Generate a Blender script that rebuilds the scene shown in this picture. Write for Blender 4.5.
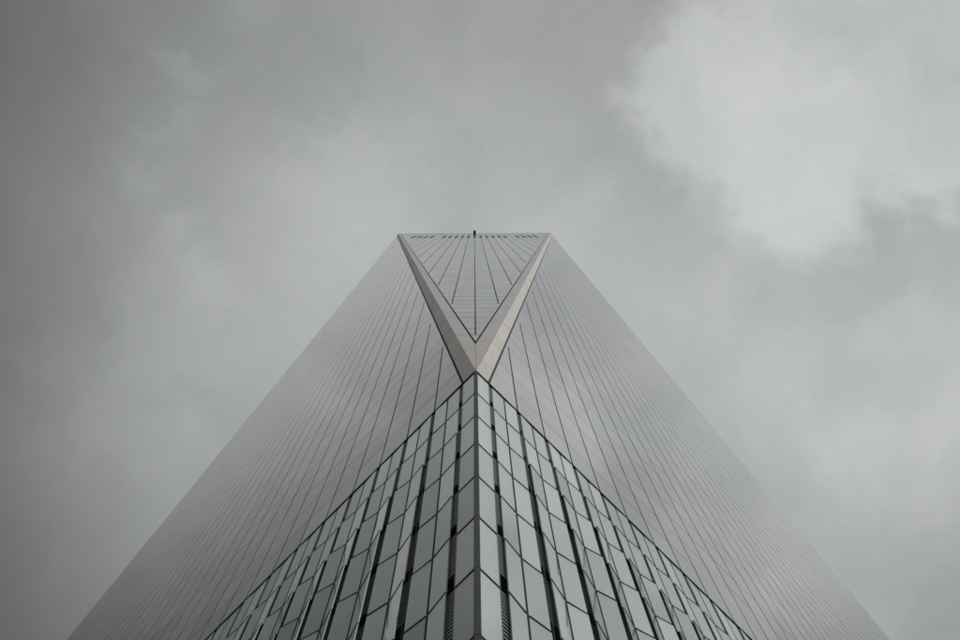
import bpy, bmesh, math, random
from mathutils import Vector, Matrix

for o in list(bpy.data.objects):
    bpy.data.objects.remove(o)
random.seed(7)
scene = bpy.context.scene
COL = scene.collection

# ------------------------------------------------------------------ camera
FPX, PITCH, YAW, ROLL = 1435.736, 1.438266, 0.026507, -0.031456
CAM = Vector((-0.0201, -52.161, 1.7))
fw = Vector((math.sin(YAW) * math.cos(PITCH), math.cos(YAW) * math.cos(PITCH), math.sin(PITCH)))
rt0 = Vector((math.cos(YAW), -math.sin(YAW), 0))
up0 = rt0.cross(fw)
RT = math.cos(ROLL) * rt0 + math.sin(ROLL) * up0
UP = -math.sin(ROLL) * rt0 + math.cos(ROLL) * up0
cd = bpy.data.cameras.new('camera')
cam = bpy.data.objects.new('camera', cd)
COL.objects.link(cam)
cam.matrix_world = Matrix(((RT.x, UP.x, -fw.x, CAM.x), (RT.y, UP.y, -fw.y, CAM.y),
                           (RT.z, UP.z, -fw.z, CAM.z), (0, 0, 0, 1)))
cd.sensor_width = 36
cd.lens = FPX * 36 / 960
cd.clip_start = 0.1
cd.clip_end = 20000
scene.camera = cam
vs = scene.view_settings
vs.view_transform = 'Standard'
vs.look = 'None'
vs.exposure = 0.12
vs.gamma = 1.0
vs.use_curve_mapping = False

# ------------------------------------------------------------------ world: overcast cloud deck over a Nishita sky
SUN_EL, SUN_AZ = math.radians(48), math.radians(146)      # azimuth from north (+Y) towards east (+X)
world = bpy.data.worlds.new('World')
scene.world = world
world.use_nodes = True
wt = world.node_tree
wt.nodes.clear()


class N:
    """small helper to write node maths"""
    def __init__(self, tree):
        self.t = tree

    def new(self, kind, **kw):
        n = self.t.nodes.new(kind)
        for k, v in kw.items():
            setattr(n, k, v)
        return n

    def put(self, sock, v):
        if isinstance(v, bpy.types.NodeSocket):
            self.t.links.new(v, sock)
        else:
            sock.default_value = v

    def m(self, op, a, b=0.0, c=0.0, clamp=False):
        n = self.new('ShaderNodeMath', operation=op, use_clamp=clamp)
        self.put(n.inputs[0], a)
        self.put(n.inputs[1], b)
        self.put(n.inputs[2], c)
        return n.outputs[0]

    def v(self, op, a, b=(0, 0, 0)):
        n = self.new('ShaderNodeVectorMath', operation=op)
        self.put(n.inputs[0], a)
        self.put(n.inputs[1], b)
        return n.outputs['Value'] if op in ('DISTANCE', 'LENGTH', 'DOT_PRODUCT') else n.outputs[0]

    def noise(self, vec, scale, detail=4.0, rough=0.55, dist=0.0):
        n = self.new('ShaderNodeTexNoise')
        self.put(n.inputs['Vector'], vec)
        n.inputs['Scale'].default_value = scale
        n.inputs['Detail'].default_value = detail
        n.inputs['Roughness'].default_value = rough
        n.inputs['Distortion'].default_value = dist
        return n

    def smooth(self, x, a, b, lo=0.0, hi=1.0):
        n = self.new('ShaderNodeMapRange', interpolation_type='SMOOTHSTEP')
        self.put(n.inputs[0], x)
        for i, q in enumerate((a, b, lo, hi)):
            n.inputs[i + 1].default_value = q
        return n.outputs[0]


w = N(wt)
tc = w.new('ShaderNodeTexCoord')
sep = w.new('ShaderNodeSeparateXYZ')
wt.links.new(tc.outputs['Generated'], sep.inputs[0])
dz = w.m('MAXIMUM', sep.outputs['Z'], 0.10)
px = w.m('DIVIDE', sep.outputs['X'], dz)
py = w.m('DIVIDE', sep.outputs['Y'], dz)
cmb = w.new('ShaderNodeCombineXYZ')
wt.links.new(px, cmb.inputs[0])
wt.links.new(py, cmb.inputs[1])
P = cmb.outputs[0]                                        # point on the cloud deck (one unit = its height)
nz1 = w.noise(P, 9.0, 9.0, 0.62, 0.25)
warp = w.v('MULTIPLY', w.v('SUBTRACT', nz1.outputs['Color'], (0.5, 0.5, 0.5)), (0.15, 0.15, 0.0))
PW = w.v('ADD', P, warp)


def bank(blobs, soft):
    """union of round cloud masses on the deck, edges broken up by the warp"""
    acc = None
    for x, y, r in blobs:
        d = w.m('SUBTRACT', r, w.v('DISTANCE', PW, (x, y, 0)))
        acc = d if acc is None else w.m('SMOOTH_MAX', acc, d, 0.03)
    return w.smooth(acc, -soft, soft)


bright = bank([(0.175, -0.02, 0.065), (0.25, -0.04, 0.085), (0.30, 0.0, 0.07), (0.225, 0.035, 0.05),
               (0.215, 0.075, 0.026), (0.33, -0.10, 0.08)], 0.021)
pale_right = bank([(0.21, 0.19, 0.05), (0.27, 0.24, 0.05), (0.33, 0.15, 0.03), (0.33, 0.22, 0.03), (0.265, 0.345, 0.045)], 0.05)
pale_mid = bank([(-0.06, 0.04, 0.06), (0.02, 0.03, 0.05), (0.05, 0.07, 0.05), (-0.125, 0.043, 0.014)], 0.05)
streak = bank([(-0.17, -0.085, 0.012), (-0.205, -0.045, 0.016), (-0.22, -0.01, 0.016), (-0.215, 0.03, 0.014),
               (-0.20, 0.07, 0.016), (-0.185, 0.10, 0.014)], 0.026)
pale_left = bank([(-0.22, 0.22, 0.05), (-0.225, 0.31, 0.055), (-0.21, 0.16, 0.035)], 0.06)
fine = w.noise(PW, 7.0, 8.0, 0.55).outputs['Fac']
broad = w.noise(P, 2.2, 2.0, 0.5).outputs['Fac']
# thinner, brighter deck towards +X (the side the sun stands on), heavier towards -X
lum = w.smooth(px, -0.49, -0.05, 0.072, 0.405)
lum = w.m('ADD', lum, w.smooth(px, -0.02, 0.22, 0.0, 0.03))
lum = w.m('ADD', lum, w.smooth(px, -0.95, -0.50, 0.20, 0.0))  # added brightness far to -X, out of view, to light the left steel arm
# long cloud rolls lying east-west across the deck
roll = w.m('COSINE', w.m('MULTIPLY', w.m('SUBTRACT', py, 0.15), 2 * math.pi / 0.52))
lum = w.m('MULTIPLY', lum, w.m('ADD', 0.875, w.m('MULTIPLY', roll, 0.145)))
lum = w.m('ADD', lum, w.m('MULTIPLY', bright, 0.145))
lum = w.m('ADD', lum, w.m('MULTIPLY', pale_right, 0.05))
lum = w.m('ADD', lum, w.m('MULTIPLY', pale_mid, 0.055))
lum = w.m('ADD', lum, w.m('MULTIPLY', streak, 0.058))
lum = w.m('ADD', lum, w.m('MULTIPLY', pale_left, 0.05))
var = w.m('ADD', w.m('MULTIPLY', w.m('SUBTRACT', fine, 0.5), 0.54), 1.0)
var = w.m('ADD', var, w.m('MULTIPLY', w.m('SUBTRACT', broad, 0.5), 0.12))
lum = w.m('MULTIPLY', lum, var)
tint = w.new('ShaderNodeMix', data_type='RGBA')
w.put(tint.inputs[0], fine)
tint.inputs[6].default_value = (0.960, 1.0, 1.0, 1)
tint.inputs[7].default_value = (0.986, 1.0, 1.02, 1)
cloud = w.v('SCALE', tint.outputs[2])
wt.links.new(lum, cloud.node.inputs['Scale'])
sky = w.new('ShaderNodeTexSky', sky_type='NISHITA')
sky.sun_disc = False
sky.sun_elevation = SUN_EL
sky.sun_rotation = SUN_AZ
sky.dust_density = 3.0
skys = w.v('SCALE', sky.outputs[0])
skys.node.inputs['Scale'].default_value = 0.10
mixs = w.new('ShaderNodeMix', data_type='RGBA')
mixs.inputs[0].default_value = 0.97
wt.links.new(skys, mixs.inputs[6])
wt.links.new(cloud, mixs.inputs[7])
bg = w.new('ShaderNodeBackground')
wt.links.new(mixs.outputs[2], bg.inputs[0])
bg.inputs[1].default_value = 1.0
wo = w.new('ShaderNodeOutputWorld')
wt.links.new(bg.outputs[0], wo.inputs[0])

sd = bpy.data.lights.new('sun', 'SUN')
sd.energy = 0.5
sd.angle = math.radians(25)
sd.color = (1.0, 0.98, 0.95)
sun = bpy.data.objects.new('sun', sd)
COL.objects.link(sun)
to_sun = Vector((math.sin(SUN_AZ) * math.cos(SUN_EL), math.cos(SUN_AZ) * math.cos(SUN_EL), math.sin(SUN_EL)))
sun.rotation_euler = to_sun.to_track_quat('Z', 'Y').to_euler()
sun.location = (60, -120, 80)


# ------------------------------------------------------------------ materials
def material(name, color, rough=0.5, metal=0.0, ior=1.5, vary=0.0, noise=None, bump=None, streak=None, spec=0.5, clear=0.0):
    mt = bpy.data.materials.new(name)
    mt.use_nodes = True
    t = mt.node_tree
    h = N(t)
    b = t.nodes['Principled BSDF']
    b.inputs['Roughness'].default_value = rough
    b.inputs['Metallic'].default_value = metal
    b.inputs['IOR'].default_value = ior
    b.inputs['Specular IOR Level'].default_value = spec
    geo = h.new('ShaderNodeNewGeometry')
    pos = geo.outputs['Position']
    fac = 1.0
    if vary:
        oi = h.new('ShaderNodeObjectInfo')
        r = h.m('FRACT', h.m('ADD', oi.outputs['Random'], h.m('MULTIPLY', geo.outputs['Random Per Island'], 7.31)))
        fac = h.m('ADD', 1.0 - vary, h.m('MULTIPLY', r, 2 * vary))
    if noise:
        nf = h.noise(pos, noise[0], 5.0, 0.6).outputs['Fac']
        fac = h.m('MULTIPLY', fac, h.m('ADD', 1.0 - noise[1] * 0.5, h.m('MULTIPLY', nf, noise[1])))
    if streak:
        sv = h.v('MULTIPLY', pos, (1.0, 1.0, 0.04))
        sf = h.noise(sv, streak[0], 4.0, 0.6).outputs['Fac']
        fac = h.m('MULTIPLY', fac, h.m('ADD', 1.0 - streak[1] * 0.5, h.m('MULTIPLY', sf, streak[1])))
        rr = h.m('ADD', rough - 0.06, h.m('MULTIPLY', sf, 0.12))
        t.links.new(rr, b.inputs['Roughness'])
    if fac == 1.0:
        b.inputs['Base Color'].default_value = (*color, 1)
    else:
        c = h.v('SCALE', (color[0], color[1], color[2]))
        h.put(c.node.inputs['Scale'], fac)
        t.links.new(c, b.inputs['Base Color'])
    if bump:
        bn = h.new('ShaderNodeBump')
        bn.inputs['Strength'].default_value = bump[1]
        bn.inputs['Distance'].default_value = bump[2]
        t.links.new(h.noise(pos, bump[0], 2.0, 0.5).outputs['Fac'], bn.inputs['Height'])
        t.links.new(bn.outputs[0], b.inputs['Normal'])
    if clear:
        tr = h.new('ShaderNodeBsdfTransparent')
        tr.inputs[0].default_value = (0.86, 0.93, 0.90, 1)
        mx = h.new('ShaderNodeMixShader')
        mx.inputs[0].default_value = clear
        t.links.new(b.outputs[0], mx.inputs[1])
        t.links.new(tr.outputs[0], mx.inputs[2])
        t.links.new(mx.outputs[0], t.nodes['Material Output'].inputs[0])
    return mt


M = {
    'tower_glass': material('tower_glass', (0.30, 0.305, 0.31), 0.05, metal=0.24, ior=1.65, vary=0.32, bump=(0.35, 0.25, 0.02)),
    'fin_glass': material('fin_glass', (0.82, 0.89, 0.87), 0.05, metal=0.56, ior=1.8, vary=0.20, bump=(0.5, 0.25, 0.012), clear=0.22),
    'steel': material('steel', (0.60, 0.555, 0.505), 0.38, metal=0.96, vary=0.06, noise=(0.6, 0.12), streak=(2.5, 0.22)),
    'pale_steel': material('pale_steel', (0.62, 0.62, 0.60), 0.3, metal=1.0, vary=0.05, noise=(0.3, 0.1)),
    'backing': material('backing', (0.018, 0.019, 0.019), 0.6, noise=(0.8, 0.3)),
    'mullion': material('mullion', (0.034, 0.035, 0.033), 0.8, spec=0.12, vary=0.12, noise=(1.5, 0.3)),
    'transom': material('transom', (0.10, 0.10, 0.10), 0.4, noise=(1.5, 0.3)),
    'post': material('post', (0.055, 0.055, 0.050), 0.6, spec=0.25, vary=0.10, streak=(6.0, 0.3)),
    'frame': material('frame', (0.060, 0.060, 0.054), 0.4, vary=0.1, noise=(2.0, 0.3)),
    'slat': material('slat', (0.40, 0.39, 0.35), 0.45, metal=0.2, noise=(2.0, 0.3)),
    'black': material('black', (0.012, 0.012, 0.013), 0.5, noise=(3.0, 0.3)),
    'roof': material('roof', (0.20, 0.20, 0.19), 0.8, noise=(0.5, 0.4)),
    'paving': material('paving', (0.22, 0.215, 0.205), 0.75, noise=(0.7, 0.35), bump=(6.0, 0.3, 0.02)),
}


# ------------------------------------------------------------------ mesh helpers
def link(name, me, mat, parent=None, mw=None):
    o = bpy.data.objects.new(name, me)
    COL.objects.link(o)
    if mat is not None and not me.materials:
        me.materials.append(mat)
    if parent is not None:
        o.parent = parent
    if mw is not None:
        o.matrix_basis = mw
    return o


class Frame:
    """a facade plane: origin, horizontal axis a, slope axis u, outward normal n"""
    def __init__(self, o, a, u):
        self.o, self.a, self.u = Vector(o), Vector(a).normalized(), Vector(u).normalized()
        self.n = self.a.cross(self.u).normalized()
        if self.n.dot(self.o) < 0:
            self.n = -self.n

    def at(self, s, t, d=0.0):
        return self.o + self.a * s + self.u * t + self.n * d


def prism_data(fr, poly, d0, d1):
    """polygon (s,t) extruded from depth d0 (back) to d1 (front); returns verts, faces"""
    k = len(poly)
    vs_ = [fr.at(s, t, d1) for s, t in poly] + [fr.at(s, t, d0) for s, t in poly]
    fs = [tuple(range(k)), tuple(range(2 * k - 1, k - 1, -1))]
    for i in range(k):
        j = (i + 1) % k
        fs.append((i, i + k, j + k, j))
    return vs_, fs


class Mesh:
    def __init__(self):
        self.v, self.f = [], []

    def add(self, vs_, fs):
        b = len(self.v)
        self.v += vs_
        self.f += [tuple(i + b for i in f) for f in fs]

    def prism(self, fr, poly, d0, d1):
        self.add(*prism_data(fr, poly, d0, d1))

    def rect(self, fr, s0, s1, t0, t1, d0, d1):
        self.prism(fr, [(s0, t0), (s1, t0), (s1, t1), (s0, t1)], d0, d1)

    def build(self, name, mat, parent=None, centre=True, bevel=0.0):
        me = bpy.data.meshes.new(name)
        c = Vector((0, 0, 0))
        if centre:
            for p in self.v:
                c = c + p
            c = c / len(self.v)
        me.from_pydata([tuple(p - c) for p in self.v], [], self.f)
        bm = bmesh.new()
        bm.from_mesh(me)
        bmesh.ops.recalc_face_normals(bm, faces=bm.faces)
        if bevel:
            bmesh.ops.bevel(bm, geom=list(bm.edges), offset=bevel, segments=1, affect='EDGES')
        bm.to_mesh(me)
        bm.free()
        return link(name, me, mat, parent, Matrix.Translation(c))


def clip(poly, nx, ny, c):
    """keep the part of poly where nx*s + ny*t >= c"""
    out = []
    for i in range(len(poly)):
        p, q = poly[i], poly[(i + 1) % len(poly)]
        dp, dq = nx * p[0] + ny * p[1] - c, nx * q[0] + ny * q[1] - c
        if dp >= 0:
            out.append(p)
        if dp * dq < 0:
            f = dp / (dp - dq)
            out.append((p[0] + f * (q[0] - p[0]), p[1] + f * (q[1] - p[1])))
    return out


def size_px(fr, poly):
    """how large a piece shows (square pixels); only decides which pieces become objects of their own"""
    pts = []
    for s, t in poly:
        d = fr.at(s, t) - CAM
        z = d.dot(fw)
        if z < 0.5:
            return 0.0
        pts.append((480 + FPX * d.dot(RT) / z, 320 - FPX * d.dot(UP) / z))
    cx = sum(p[0] for p in pts) / len(pts)
    cy = sum(p[1] for p in pts) / len(pts)
    if not (-25 < cx < 985 and -25 < cy < 700):
        return 0.0
    a = 0
    for i in range(len(pts)):
        p, q = pts[i], pts[(i + 1) % len(pts)]
        a += p[0] * q[1] - q[0] * p[1]
    return abs(a) / 2


def emit(pieces, name, limit, mat, parent_of, stuff_parent, minpx=0.0):
    """pieces: (size, frame, poly, d0, d1, key). The largest become objects of their own, the rest one 'stuff' part"""
    pieces.sort(key=lambda p: -p[0])
    rest = Mesh()
    cnt = 0
    for sz, fr, poly, d0, d1, key in pieces:
        if cnt < limit and sz > minpx:
            m = Mesh()
            m.prism(fr, poly, d0, d1)
            m.build(name, mat, parent_of(key))
            cnt += 1
        else:
            rest.prism(fr, poly, d0, d1)
    if rest.v:
        o = rest.build(name, mat, stuff_parent, centre=False)
        o['kind'] = 'stuff'
    return cnt


# ------------------------------------------------------------------ ground
def ground():
    S = 6000
    me = bpy.data.meshes.new('plaza')
    me.from_pydata([(-S, -S, 0), (S, -S, 0), (S, S, 0), (-S, S, 0)], [], [(0, 1, 2, 3)])
    g = link('plaza', me, M['paving'])
    g['kind'] = 'structure'
    g['label'] = 'grey granite paving at the foot of the tower'
    return g


ground()

# ------------------------------------------------------------------ the skyscraper
C45 = 43.13            # half diagonal of the square podium: its corners stand on the axes
HP = 54.985            # podium top
HT = 417.15            # parapet
KT = 22.071            # the roof square is turned 45 degrees: its sides lie at x, y = +-KT
FH = 4.0               # storey height
MOD = 61.0 / 41        # glazing module of the podium and the upright faces

tower = bpy.data.objects.new('skyscraper', None)
COL.objects.link(tower)
tower['label'] = 'tall grey glass skyscraper with steel V-shaped corner above a finned glass podium'
tower['category'] = 'skyscraper'

# opaque body behind the glass: podium box, then an antiprism from podium square to turned roof square
body = Mesh()
q = C45 - 1.0
pod = [(0, -q), (q, 0), (0, q), (-q, 0)]
body.v += [Vector((x, y, 0.02)) for x, y in pod] + [Vector((x, y, HP - 0.3)) for x, y in pod]
body.f += [(3, 2, 1, 0), (4, 5, 6, 7)] + [(i, (i + 1) % 4, (i + 1) % 4 + 4, i + 4) for i in range(4)]
body.build('podium_body', M['backing'], tower, centre=False)
body = Mesh()
q = C45 - 0.30
kt = KT - 0.22
low = [(0, -q), (q, 0), (0, q), (-q, 0)]
top = [(kt, -kt), (kt, kt), (-kt, kt), (-kt, -kt)]        # top[i] lies above the middle of side low[i]-low[i+1]
body.v += [Vector((x, y, HP - 0.2)) for x, y in low] + [Vector((x, y, HT - 0.4)) for x, y in top]
body.f += [(3, 2, 1, 0), (4, 5, 6, 7)]
for i in range(4):
    body.f += [(i, (i + 1) % 4, 4 + i), ((i + 1) % 4, 4 + (i + 1) % 4, 4 + i)]
body.build('tower_body', M['backing'], tower, centre=False)

C = Vector((0, -C45, HP))
TM = Vector((0, -KT, HT))
R2 = math.sqrt(0.5)
LEFT = Vector((-R2, R2, 0))
RIGHT = Vector((R2, R2, 0))
apexL, apexR = Vector((-KT, -KT, HT)), Vector((KT, -KT, HT))
SIDE = 61.0
midL, midR = C + LEFT * SIDE / 2, C + RIGHT * SIDE / 2
FL = Frame(C, LEFT, apexL - midL)
FR = Frame(C, RIGHT, apexR - midR)
TH = (apexL - midL).length
FV = Frame(C, (1, 0, 0), TM - C)
TV = (TM - C).length
OUT, INN = 0.68, 0.70                  # widths of the steel on the upright and on the inverted faces
LINE = 0.055                           # half width of the dark joint between steel and glass
SL = (SIDE / 2) / TH                   # slope of the fold on an upright face
SV = KT / TV                           # slope of the fold on the inverted face

# -- dark backing sheets = the parts that carry the panels
def backing(fr, poly, name):
    m = Mesh()
    m.prism(fr, poly, -0.16, -0.09)
    return m.build(name, M['backing'], tower, centre=False)


face_l = backing(FL, [(0.05, 0), (SIDE - 0.05, 0), (SIDE / 2, TH)], 'tower_face')
face_r = backing(FR, [(0.05, 0), (SIDE - 0.05, 0), (SIDE / 2, TH)], 'tower_face')
face_v = backing(FV, [(0, 0), (KT, TV), (-KT, TV)], 'tower_face')
face_l['label'] = 'upright triangular glass face on the darker side of the steel V'
face_r['label'] = 'upright triangular glass face on the brighter side of the steel V'
face_v['label'] = 'inverted triangular glass face held inside the steel V'

# -- tower glass panels
G = 0.037                   # half widths of the vertical and horizontal joints
panels = []


def cells(fr, seams, T, limits, face):
    """glass panels of one face: seams = sorted s of vertical joints, limits(t0,t1) = clip half planes"""
    nrow = int(math.ceil(T / FH))
    for r in range(nrow):
        t0, t1 = r * FH, min((r + 1) * FH, T)
        tm = 0.5 * (t0 + t1)
        lo, hi = face['range'](tm)
        if hi - lo < 0.15:
            lo2, hi2 = face['range'](t0 if face['up'] else t1)
            if hi2 - lo2 < 0.15:
                continue
        ins = [s for s in seams if lo + face['sl'] < s < hi - face['sl']]
        edges = [lo - 3] + ins + [hi + 3]
        for i in range(len(edges) - 1):
            a = edges[i] + (G if i else 0)
            b = edges[i + 1] - (G if i < len(edges) - 2 else 0)
            GH = face['gh']
            poly = [(a, t0 + GH), (b, t0 + GH), (b, t1 - GH), (a, t1 - GH)]
            for h in limits:
                poly = clip(poly, *h)
                if len(poly) < 3:
                    break
            if len(poly) < 3:
                continue
            d = random.uniform(-0.002, 0.002)
            panels.append((size_px(fr, poly), fr, poly, -0.05, d, face['obj']))


seamU = [MOD * (i + 0.5) for i in range(41)]
o1 = OUT + LINE
for fr, fo in ((FL, face_l), (FR, face_r)):
    cells(fr, seamU, TH,
          [(1, -SL, o1), (-1, -SL, -(SIDE - o1)), (0, 1, 0.09)],
          {'range': lambda t: (o1 + SL * t, SIDE - o1 - SL * t), 'up': True, 'gh': 0.013, 'sl': 0.14, 'obj': fo})
seamV = [i * KT / 14.5 for i in range(-14, 15)]
o2 = INN + LINE
cells(FV, seamV, TV - 0.9, [(1, SV, o2), (-1, SV, o2)],
      {'range': lambda t: (o2 - SV * t, SV * t - o2), 'up': False, 'gh': 0.025, 'sl': 0.12, 'obj': face_v})

n1 = emit(panels, 'glass_panel', 300, M['tower_glass'], lambda k: k, tower)

# -- thin transoms in the storey joints
for fr, fo, rng, T, prd in ((FL, face_l, lambda t: (o1 + SL * t, SIDE - o1 - SL * t), TH, 0.003),
                            (FR, face_r, lambda t: (o1 + SL * t, SIDE - o1 - SL * t), TH, 0.003),
                            (FV, face_v, lambda t: (o2 - SV * t, SV * t - o2), TV - 2, 0.004)):
    m = Mesh()
    for r in range(1, int(T / FH)):
        lo, hi = rng(r * FH)
        if hi - lo > 0.3:
            m.rect(fr, lo + 0.02, hi - 0.02, r * FH - 0.010, r * FH + 0.010, -0.06, prd)
    o = m.build('transom', M['transom'], fo, centre=False)
    o['kind'] = 'stuff'

# -- steel along the folds: panels storey by storey
steel_lo, steel_hi = [], []
edge_obj = {}
for key, lab in (('L', 'left'), ('R', 'right')):
    e = bpy.data.objects.new('steel_edge', None)
    COL.objects.link(e)
    e.parent = tower
    edge_obj[key] = e
EJ = 0.010
for r in range(int(math.ceil(TH / FH))):
    t0, t1 = r * FH + EJ, min((r + 1) * FH, TH) - EJ
    if r == 0:
        t0 = 0.09
    w1 = OUT - LINE
    for fr, key in ((FL, 'L'), (FR, 'R')):
        poly = [(SL * t0 + 0.004, t0), (SL * t0 + w1, t0), (SL * t1 + w1, t1), (SL * t1 + 0.004, t1)]
        poly = clip(poly, -1, 0, -SIDE / 2)
        if len(poly) > 2:
            steel_lo.append((size_px(fr, poly), fr, poly, -0.07, 0.012 + random.uniform(0, 0.014), edge_obj[key]))
for r in range(int(math.ceil(TV / FH))):
    t0, t1 = r * FH + EJ, min((r + 1) * FH, TV) - EJ
    w2 = INN - LINE
    for sg, key in ((-1, 'L'), (1, 'R')):
        poly = [(sg * (SV * t0 - w2), t0), (sg * (SV * t0 - 0.004), t0), (sg * (SV * t1 - 0.004), t1), (sg * (SV * t1 - w2), t1)]
        poly = clip(poly, sg, 0, 0.006)
        if len(poly) > 2:
            (steel_lo if r < 4 else steel_hi).append((size_px(FV, poly), FV, poly, -0.07, 0.012 + random.uniform(0, 0.010), edge_obj[key]))
emit(steel_lo, 'steel_panel', 120, M['steel'], lambda k: k, tower, 6.0)
emit(steel_hi, 'pale_steel_panel', 100, M['pale_steel'], lambda k: k, tower, 6.0)

# -- tall louvre slots of the plant floors high on the inverted face
for i in [j for j in range(-10, 11) if abs(j) != 6]:
    m = Mesh()
    s = i * KT / 14.5
    base = (347 - HP) / (HT - HP) * TV
    tt = (375 - HP) / (HT - HP) * TV
    m.rect(FV, s - 0.33, s + 0.33, base, tt, -0.03, 0.03)
    m.build('louvre_slot', M['black'], face_v)

# -- parapet cap and roof
m = Mesh()
k0, k1 = KT + 0.06, KT - 0.5
ring = [(-1, -1), (1, -1), (1, 1), (-1, 1)]
m.v += [Vector((x * k0, y * k0, HT - 0.75)) for x, y in ring] + [Vector((x * k0, y * k0, HT)) for x, y in ring]
m.v += [Vector((x * k1, y * k1, HT - 0.75)) for x, y in ring] + [Vector((x * k1, y * k1, HT)) for x, y in ring]
for i in range(4):
    j = (i + 1) % 4
    m.f += [(i, j, j + 4, i + 4), (i + 4, j + 4, j + 12, i + 12), (j + 8, i + 8, i + 12, j + 12), (j, i, i + 8, j + 8)]
m.build('parapet_cap', M['pale_steel'], tower, centre=False)

# ------------------------------------------------------------------ podium
PL = Frame((0, -C45, 0), LEFT, (0, 0, 1))
PR = Frame((0, -C45, 0), RIGHT, (0, 0, 1))
Z0 = HP - 0.345                        # storey joints lie at Z0 - 4 i
NROW = 13
ROWS = []
for i in range(NROW):
    zt = HP - 0.10 if i == 0 else Z0 - FH * i
    zb = Z0 - FH * (i + 1)
    ROWS.append((zb, zt))


def opening(row, bay):
    """how far the free edge of a fin stands out from the wall, in metres"""
    r = min(1.0, (row + 0.35) / 3.0)
    b = (0.38, 0.72, 0.95)[bay] if bay < 3 else 1.0
    g = 0.02 * max(0, row - 3) * (0.6 if bay == 0 else 0.5)
    return max(0.012, 0.20 * r * b + g - 0.03) + random.uniform(-0.012, 0.012)


fins = []
podium_faces = []
for fr, lab in ((PL, 'darker'), (PR, 'brighter')):
    m = Mesh()
    m.rect(fr, 0.75, SIDE - 0.75, 0.1, HP - 0.12, -0.42, -0.30)
    pf = m.build('podium_face', M['backing'], tower, centre=False)
    pf['label'] = 'podium wall of folded glass fins over louvres on the %s side of the corner' % lab
    podium_faces.append(pf)
    # louvre slats behind the fins, left out at each floor slab
    m = Mesh()
    z = 0.6
    while z < HP - 0.3:
        ph = ((z - Z0) % FH)
        if not (0.15 < ph < 1.05):
            vs_ = []
            for s in (0.5, SIDE - 0.5):
                vs_ += [fr.at(s, z, -0.027), fr.at(s, z + 0.09, -0.027), fr.at(s, z + 0.09, -0.035), fr.at(s, z, -0.035)]
            m.add(vs_, [(0, 1, 2, 3), (7, 6, 5, 4), (0, 4, 5, 1), (1, 5, 6, 2), (2, 6, 7, 3), (3, 7, 4, 0)])
        z += 0.222
    o = m.build('louvre_slat', M['slat'], pf, centre=False)
    o['kind'] = 'stuff'
    # top rail, hinge mullions, gap frames
    m = Mesh()
    m.rect(fr, 0.05, SIDE - 0.05, HP - 0.10, HP - 0.005, -0.12, 0.035)
    m.build('top_rail', M['mullion'], pf, centre=False)
    for j in range(1, 41):
        m = Mesh()
        m.rect(fr, j * MOD - 0.034, j * MOD + 0.034, 0.3, HP - 0.101, -0.025, -0.003)
        m.build('hinge_mullion', M['mullion'], pf)
    for j in range(41):
        s = (j + 0.5) * MOD
        m = Mesh()
        m.rect(fr, s - 0.095, s - 0.045, 0.3, HP - 0.101, -0.024, -0.004)
        if j:
            m.rect(fr, s + 0.065, s + 0.100, 0.3, HP - 0.101, -0.024, -0.008)
        m.build('gap_frame', M['frame'], pf)
    # glass, each piece between a lower and an upper rail
    rail = Mesh()
    for row, (zb, zt) in enumerate(ROWS):
        a, b = zb + 0.050, zt - 0.050
        for s0, s1 in ((0.098, 0.66), (SIDE - 0.66, SIDE - 0.098)):
            poly = [(s0, a), (s1, a), (s1, b), (s0, b)]
            for ra, rb in ((zb + 0.003, zb + 0.048), (zt - 0.048, zt - 0.003)):
                rail.rect(fr, s0 - 0.02, s1 + 0.01, ra, rb, -0.045, 0.012)
            fins.append((size_px(fr, poly) * (0 if zt < 1 else 1), fr, poly, -0.035, random.uniform(-0.002, 0.002), pf))
        for j in range(1, 41):
            for sg in (-1, 1):
                hinge = fr.at(j * MOD + sg * 0.036, 0, 0)
                wd = MOD / 2 - 0.036 - 0.115
                bay = min(j - 1, 40 - j)
                out = opening(row, bay)
                ang = math.asin(min(0.6, out / wd))
                f2 = Frame(hinge, fr.a * sg * math.cos(ang) + fr.n * math.sin(ang), (0, 0, 1))
                if f2.n.dot(fr.n) < 0:
                    f2.n = -f2.n
                poly = [(0, a), (wd, a), (wd, b), (0, b)]
                for ra, rb in ((zb + 0.003, zb + 0.048), (zt - 0.048, zt - 0.003)):
                    rail.rect(f2, 0.012, wd, ra, rb, -0.045, 0.012)
                fins.append((size_px(f2, poly), f2, poly, -0.03, 0.0, pf))
    ro = rail.build('storey_rail', M['mullion'], pf, centre=False)
    ro['kind'] = 'stuff'
n2 = emit(fins, 'glass_fin', 300, M['fin_glass'], lambda k: k, tower, 1.0)

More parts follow.
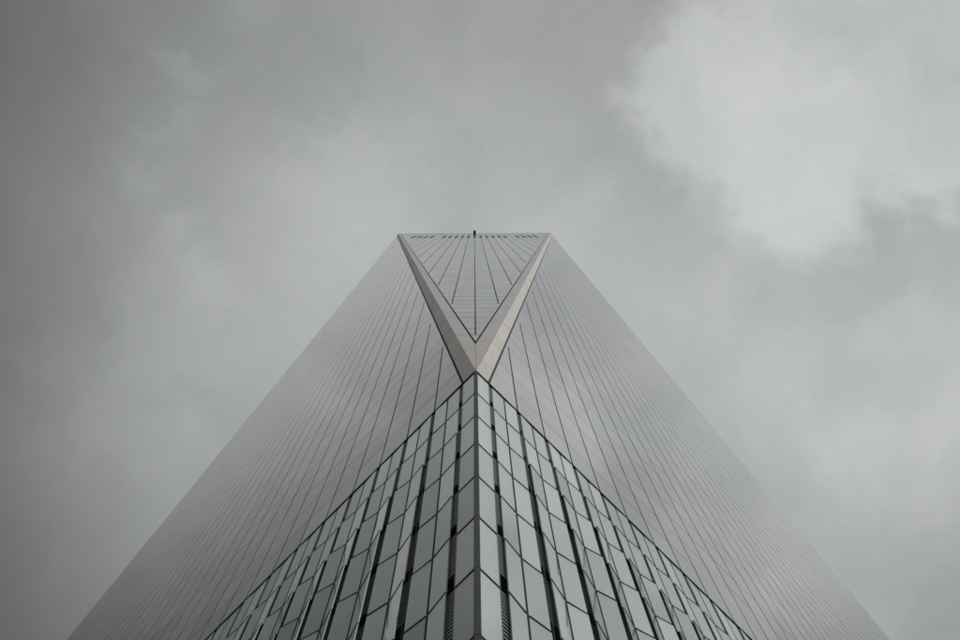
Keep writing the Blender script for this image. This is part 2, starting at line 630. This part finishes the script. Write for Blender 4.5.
# corner post: one sleeve per storey with a shadow joint between
FC = Frame((0, -C45, 0), (1, 0, 0), (0, 0, 1))
for row, (zb, zt) in enumerate(ROWS):
    m = Mesh()
    vs_ = []
    top_z = zt + (0.07 if row == 0 else 0)
    prof = [(-0.066, 0.034), (-0.052, 0.008), (0.052, 0.008), (0.066, 0.034), (0.066, 0.16), (-0.066, 0.16)]
    for z in (zb + 0.015, top_z - 0.015):
        vs_ += [Vector((x, -C45 + y, z)) for x, y in prof]
    k = len(prof)
    fs = [tuple(range(k)), tuple(range(2 * k - 1, k - 1, -1))] + [(i, (i + 1) % k, (i + 1) % k + k, i + k) for i in range(k)]
    m.add(vs_, fs)
    # collar at the storey joint
    vs_ = [Vector((x * 1.12, -C45 + (y if y > 0.1 else y - 0.006), z)) for z in (zb - 0.02, zb + 0.16) for x, y in prof]
    m.add(vs_, fs)
    m.build('corner_post', M['post'], tower)

# ------------------------------------------------------------------ roof davit over the middle of the parapet
dv = bpy.data.objects.new('roof_davit', None)
COL.objects.link(dv)
dv.location = (0, -KT + 0.5, HT)
dv['label'] = 'small black maintenance davit jutting over the middle of the parapet'
dv['category'] = 'davit'


def dbox(name, x0, x1, y0, y1, z0, z1):
    me = bpy.data.meshes.new(name)
    vs_ = [(x, y, z) for z in (z0, z1) for x, y in ((x0, y0), (x1, y0), (x1, y1), (x0, y1))]
    me.from_pydata(vs_, [], [(3, 2, 1, 0), (4, 5, 6, 7), (0, 1, 5, 4), (1, 2, 6, 5), (2, 3, 7, 6), (3, 0, 4, 7)])
    bm = bmesh.new()
    bm.from_mesh(me)
    bmesh.ops.bevel(bm, geom=list(bm.edges), offset=0.03, segments=1, affect='EDGES')
    bm.to_mesh(me)
    bm.free()
    return link(name, me, M['black'], dv)


dbox('base', -0.5, 0.5, -0.45, 0.7, 0.002, 0.35)
dbox('mast', -0.2, 0.2, -0.1, 0.3, 0.34, 1.6)
dbox('arm', -0.36, 0.36, -1.25, 0.5, 1.59, 1.95)
dbox('hook_block', -0.38, 0.38, -1.25, -0.62, 0.7, 1.6)
print('panels', n1, len(panels), 'fins', n2, len(fins))
